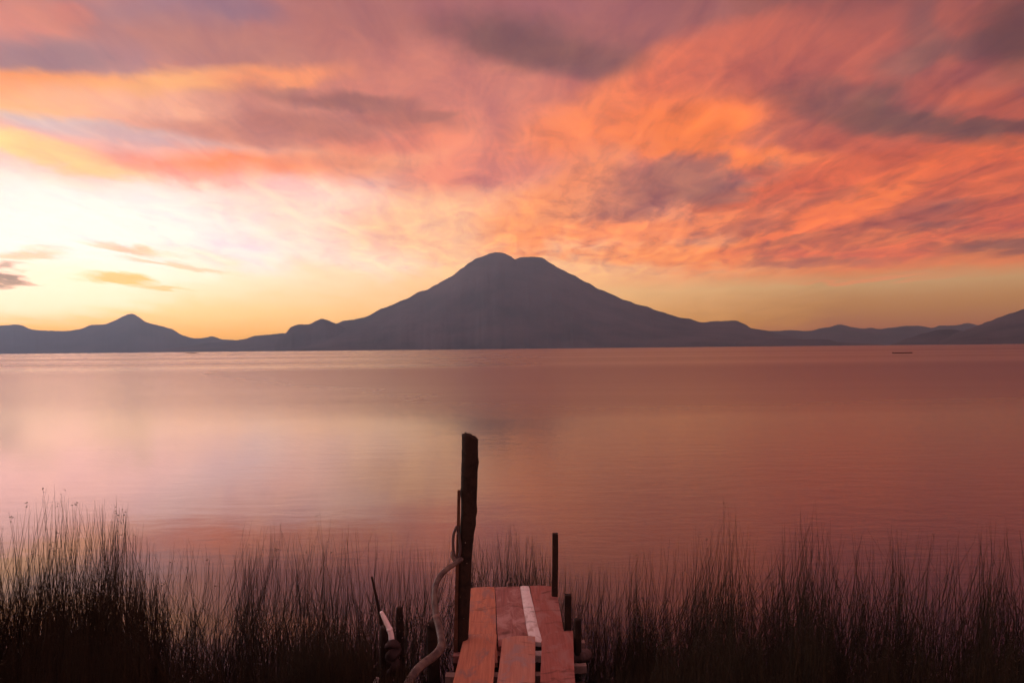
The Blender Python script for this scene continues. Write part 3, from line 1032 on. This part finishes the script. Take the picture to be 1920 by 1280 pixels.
def boat(label, loc, rz, Lh, beam_, hgt, canopy, group=None):
    t_ = thing('boat', label, 'boat', loc, group)
    secs = []
    for i in range(13):
        s = i / 12
        x = -Lh / 2 + Lh * s
        wd = beam_ / 2 * (1.0 if s < .5 else max(.03, 1 - ((s - .5) / .5) ** 2.2)) * (.82 + .18 * min(1, s * 4))
        top = hgt * (1 + .55 * max(0, s - .45) ** 1.6)
        kz = -.15 * hgt
        secs.append([(x, -wd, top), (x, -wd * .85, top * .35), (x, -wd * .35, kz), (x, wd * .35, kz), (x, wd * .85, top * .35), (x, wd, top),
                     (x, wd * .9, top), (x, wd * .72, top * .4), (x, -wd * .72, top * .4), (x, -wd * .9, top)])
    loft('hull', secs, mb, t_)
    for q in (-.18, .05, .24):
        boxm('bench', Lh * q, Lh * q + .3, -beam_ * .36, beam_ * .36, hgt * .7, hgt * .78, mb2, t_)
    mo = boxm('outboard_motor', -Lh / 2 - .35, -Lh / 2 - .02, -.16, .16, hgt * .6, hgt * 1.35, mb, t_)
    boxm('motor_leg', -Lh / 2 - .25, -Lh / 2 - .12, -.05, .05, -.3, hgt * .6, mb, mo)
    if canopy:
        boxm('canopy', -Lh * .3, Lh * .22, -beam_ * .45, beam_ * .45, hgt * 2.1, hgt * 2.2, mb2, t_)
        for xx in (-.29, .21):
            for yy in (-.42, .42):
                boxm('canopy_pole', Lh * xx, Lh * xx + .06, beam_ * yy - .03, beam_ * yy + .03, hgt * .9, hgt * 2.1, mb2, t_)
    t_.rotation_euler = (0, 0, rz)
    return t_


bp = at_z(1693, 662.0, 0)
boat('small dark open motorboat far out on the lake at the right', tuple(bp), R(4), 5.4, 1.3, .22, False, 'boats far out on the lake')
bp = at_z(360, 662.3, 0)
boat('tiny dark covered boat near the far left shore', tuple(bp), R(10), 15, 3.6, .8, True, 'boats far out on the lake')

# ------------------------------------------------------------------ reeds and bank grass
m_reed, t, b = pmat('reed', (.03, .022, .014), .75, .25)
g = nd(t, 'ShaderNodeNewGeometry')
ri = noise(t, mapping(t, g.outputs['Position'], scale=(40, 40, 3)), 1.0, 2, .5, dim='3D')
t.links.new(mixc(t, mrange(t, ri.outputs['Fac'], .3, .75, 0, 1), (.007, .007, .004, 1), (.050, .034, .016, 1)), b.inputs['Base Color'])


def interp(xp, tab):
    return np.interp(xp, [a for a, _ in tab], [b_ for _, b_ in tab])


TOP = [(-300, 1000), (0, 985), (60, 950), (110, 935), (180, 955), (250, 965), (290, 1010), (400, 1010), (500, 1000), (570, 985), (650, 990), (700, 1000), (800, 1010), (860, 1010), (900, 1000),
       (950, 985), (1000, 1010), (1060, 1050), (1120, 1060), (1190, 1030), (1290, 1000), (1330, 975), (1370, 945), (1400, 985), (1450, 1000), (1530, 945), (1570, 1000), (1640, 985), (1720, 985), (1770, 1000),
       (1850, 960), (1920, 985), (2300, 1000)]


def stems(px, tip, Y, lean, curl, rbase, rtip, zroot, r_, nseg=5):
    """tapered three-sided stems; px/tip give the reed height over the bed, Y its distance from the bank"""
    n = len(px)
    DX = np.empty(n)
    DZ = np.empty(n)
    for i in range(n):
        d = ray(px[i], tip[i])
        DX[i] = d.x / d.y
        DZ[i] = d.z / d.y
    T = np.stack([DX * Y, Y, CAMZ + DZ * Y], 1)
    B = T.copy()
    hgt = T[:, 2] - zroot
    B[:, 0] -= lean * hgt
    B[:, 1] += r_.normal(0, .08, n) * hgt
    B[:, 2] = zroot
    mid = (B + T) / 2
    mid[:, 0] -= curl * hgt
    mid[:, 1] += r_.normal(0, .03, n) * hgt
    rings = []
    for k_ in range(nseg + 1):
        u = k_ / nseg
        c = B * (1 - u) ** 2 + mid * 2 * u * (1 - u) + T * u * u
        rad = (rbase * (1 - u) ** .8 + rtip)[:, None]
        ph = 0.7
        for s in range(3):
            a = ph + s * 2.0944
            rings.append(c + rad * np.array([math.cos(a), math.sin(a), 0.0]))
    V = np.stack(rings, 1).reshape(-1, 3)
    per = (nseg + 1) * 3
    base = (np.arange(n) * per)[:, None]
    q = []
    for k_ in range(nseg):
        for s in range(3):
            s2_ = (s + 1) % 3
            q.append([k_ * 3 + s, k_ * 3 + s2_, (k_ + 1) * 3 + s2_, (k_ + 1) * 3 + s])
    Fq = (base[:, :, None] + np.array(q)[None]).reshape(-1, 4)
    return V, Fq, T


def heads(T, r_, size):
    """small drooping seed heads: stretched octahedra clusters"""
    Vs = []
    Fs = []
    o0 = np.array([(1, 0, 0), (0, 1, 0), (-1, 0, 0), (0, -1, 0), (0, 0, 1), (0, 0, -1)], float)
    fo = [(0, 1, 4, 4), (1, 2, 4, 4), (2, 3, 4, 4), (3, 0, 4, 4)]
    k_ = 0
    for p in T:
        for q in range(r_.randint(2, 6)):
            sc_ = size * r_.uniform(.5, 1.2)
            c = p + r_.normal(0, size * 1.6, 3)
            v = o0 * np.array([sc_, sc_ * .6, sc_ * .5])
            Vs.append(v + c)
            for (a, b_, c_) in ((0, 1, 4), (1, 2, 4), (2, 3, 4), (3, 0, 4), (1, 0, 5), (2, 1, 5), (3, 2, 5), (0, 3, 5)):
                Fs.append((k_ + a, k_ + b_, k_ + c_, k_ + c_))
            k_ += 6
    return np.concatenate(Vs), np.array(Fs)


def make_bed(name, label, groups, seed):
    r_ = np.random.RandomState(seed)
    AV = []
    AF = []
    off = 0
    tips = []
    for (n, xa, xb, ta, tb, ya, yb, rb, bpow, clump) in groups:
        px = r_.uniform(xa, xb, n)
        if clump:
            cx = r_.uniform(xa, xb, max(5, n // 32))
            ci = r_.randint(0, len(cx), n)
            inc = r_.rand(n) < clump
            clean = np.where(inc, r_.normal(.03, .22, len(cx))[ci], 0.0)
            px = np.where(inc, cx[ci] + r_.normal(0, 1, n) * r_.uniform(5, 22, len(cx))[ci], px)
        else:
            clean = np.zeros(n)
        Y = r_.uniform(ya, yb, n)
        top = interp(px, TOP) + ta
        tip = top + (tb - ta) * r_.rand(n) ** bpow + 14 * np.sin(px / 37.0 + seed) * np.sin(px / 13.0)
        # keep the dock clear
        X = (px - 960) / FPX * Y
        ok = ~((X > -.42) & (X < .42) & (Y < 5.0))
        px, Y, tip, clean = px[ok], Y[ok], tip[ok], clean[ok]
        n = len(px)
        arch = rb < .00165
        lean = r_.normal(.08, .55, n) if arch else clean + r_.normal(.07, .17, n) + (r_.rand(n) < .14) * r_.normal(0, .45, n)
        curl = r_.normal(0, .06, n) - lean * (.3 if arch else .45)
        V, Fq, T = stems(px, tip, Y, lean, curl, rb * r_.uniform(.6, 1.3, n), .0005, np.full(n, -.05), r_)
        AV.append(V)
        AF.append(Fq + off)
        off += len(V)
        tips.append(T[r_.rand(n) < .05])
    T = np.concatenate(tips)
    if len(T):
        V, Fq = heads(T, r_, .006)
        AV.append(V)
        AF.append(Fq + off)
    V = np.concatenate(AV)
    F = np.concatenate(AF)
    me_o = tri_quads(name, V, F)
    tag(me_o, label, kind='stuff')
    return me_o


def tri_quads(name, V, F):
    tri = F[:, 2] == F[:, 3]
    quads = F[~tri]
    tris = F[tri][:, :3]
    me = bpy.data.meshes.new(name)
    me.vertices.add(len(V))
    me.vertices.foreach_set('co', np.asarray(V, np.float32).ravel())
    li = np.concatenate([quads.ravel(), tris.ravel()]).astype(np.int32)
    me.loops.add(len(li))
    me.loops.foreach_set('vertex_index', li)
    ls = np.concatenate([np.arange(0, quads.size, 4), quads.size + np.arange(0, tris.size, 3)]).astype(np.int32)
    me.polygons.add(len(ls))
    me.polygons.foreach_set('loop_start', ls)
    me.update(calc_edges=True)
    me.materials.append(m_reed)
    o = bpy.data.objects.new(name, me)
    C.objects.link(o)
    return o


# (count, x from, x to, tip rows below the top line: from, to, distance from, to, radius, height bias, clumping)
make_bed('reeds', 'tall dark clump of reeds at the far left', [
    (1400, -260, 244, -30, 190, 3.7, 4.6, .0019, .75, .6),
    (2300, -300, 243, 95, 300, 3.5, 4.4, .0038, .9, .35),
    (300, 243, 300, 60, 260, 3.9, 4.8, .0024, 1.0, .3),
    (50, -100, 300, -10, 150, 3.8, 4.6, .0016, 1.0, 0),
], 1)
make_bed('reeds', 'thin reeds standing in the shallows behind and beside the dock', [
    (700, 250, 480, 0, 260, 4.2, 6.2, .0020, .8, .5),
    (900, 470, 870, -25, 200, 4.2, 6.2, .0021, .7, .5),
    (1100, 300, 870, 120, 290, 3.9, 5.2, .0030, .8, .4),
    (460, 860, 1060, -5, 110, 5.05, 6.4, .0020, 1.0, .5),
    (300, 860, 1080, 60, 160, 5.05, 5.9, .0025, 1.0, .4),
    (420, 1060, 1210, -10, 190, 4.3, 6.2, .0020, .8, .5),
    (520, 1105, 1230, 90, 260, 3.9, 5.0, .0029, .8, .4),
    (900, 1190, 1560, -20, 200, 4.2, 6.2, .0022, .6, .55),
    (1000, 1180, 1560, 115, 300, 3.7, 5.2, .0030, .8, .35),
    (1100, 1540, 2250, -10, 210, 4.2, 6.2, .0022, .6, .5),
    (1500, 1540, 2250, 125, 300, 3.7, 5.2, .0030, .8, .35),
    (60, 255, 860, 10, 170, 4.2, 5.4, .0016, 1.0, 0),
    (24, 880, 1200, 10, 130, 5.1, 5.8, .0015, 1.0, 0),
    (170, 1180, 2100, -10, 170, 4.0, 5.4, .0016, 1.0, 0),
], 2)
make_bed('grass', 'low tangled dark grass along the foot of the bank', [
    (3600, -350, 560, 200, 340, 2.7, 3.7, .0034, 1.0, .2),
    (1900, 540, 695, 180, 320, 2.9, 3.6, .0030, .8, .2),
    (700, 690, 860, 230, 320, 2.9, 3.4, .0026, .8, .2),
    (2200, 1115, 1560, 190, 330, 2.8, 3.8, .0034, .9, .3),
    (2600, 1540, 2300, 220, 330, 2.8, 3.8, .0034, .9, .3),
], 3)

# ------------------------------------------------------------------ haze
hm = bpy.data.materials.new('haze_air')
hm.use_nodes = True
ht = hm.node_tree
ht.nodes.clear()
ho = nd(ht, 'ShaderNodeOutputMaterial')
hv = nd(ht, 'ShaderNodeVolumePrincipled')
hv.inputs['Color'].default_value = (0.42, 0.68, 1.0, 1)
hv.inputs['Density'].default_value = HAZE
hv.inputs['Anisotropy'].default_value = 0.4
ht.links.new(hv.outputs[0], ho.inputs['Volume'])
zlo, zhi = -31.5, 2400.0
hx, hy0, hy1 = 22000.0, -400.0, 20500.0
V = [(-hx, hy0, zlo), (hx, hy0, zlo), (hx, hy1, zlo), (-hx, hy1, zlo), (-hx, hy0, zhi), (hx, hy0, zhi), (hx, hy1, zhi), (-hx, hy1, zhi)]
F = [(0, 3, 2, 1), (4, 5, 6, 7), (0, 1, 5, 4), (1, 2, 6, 5), (2, 3, 7, 6), (3, 0, 4, 7)]
hz = mesh_obj('haze', V, F, hm, smooth=False)
tag(hz, 'thin mauve haze over the lake and mountains', kind='stuff')
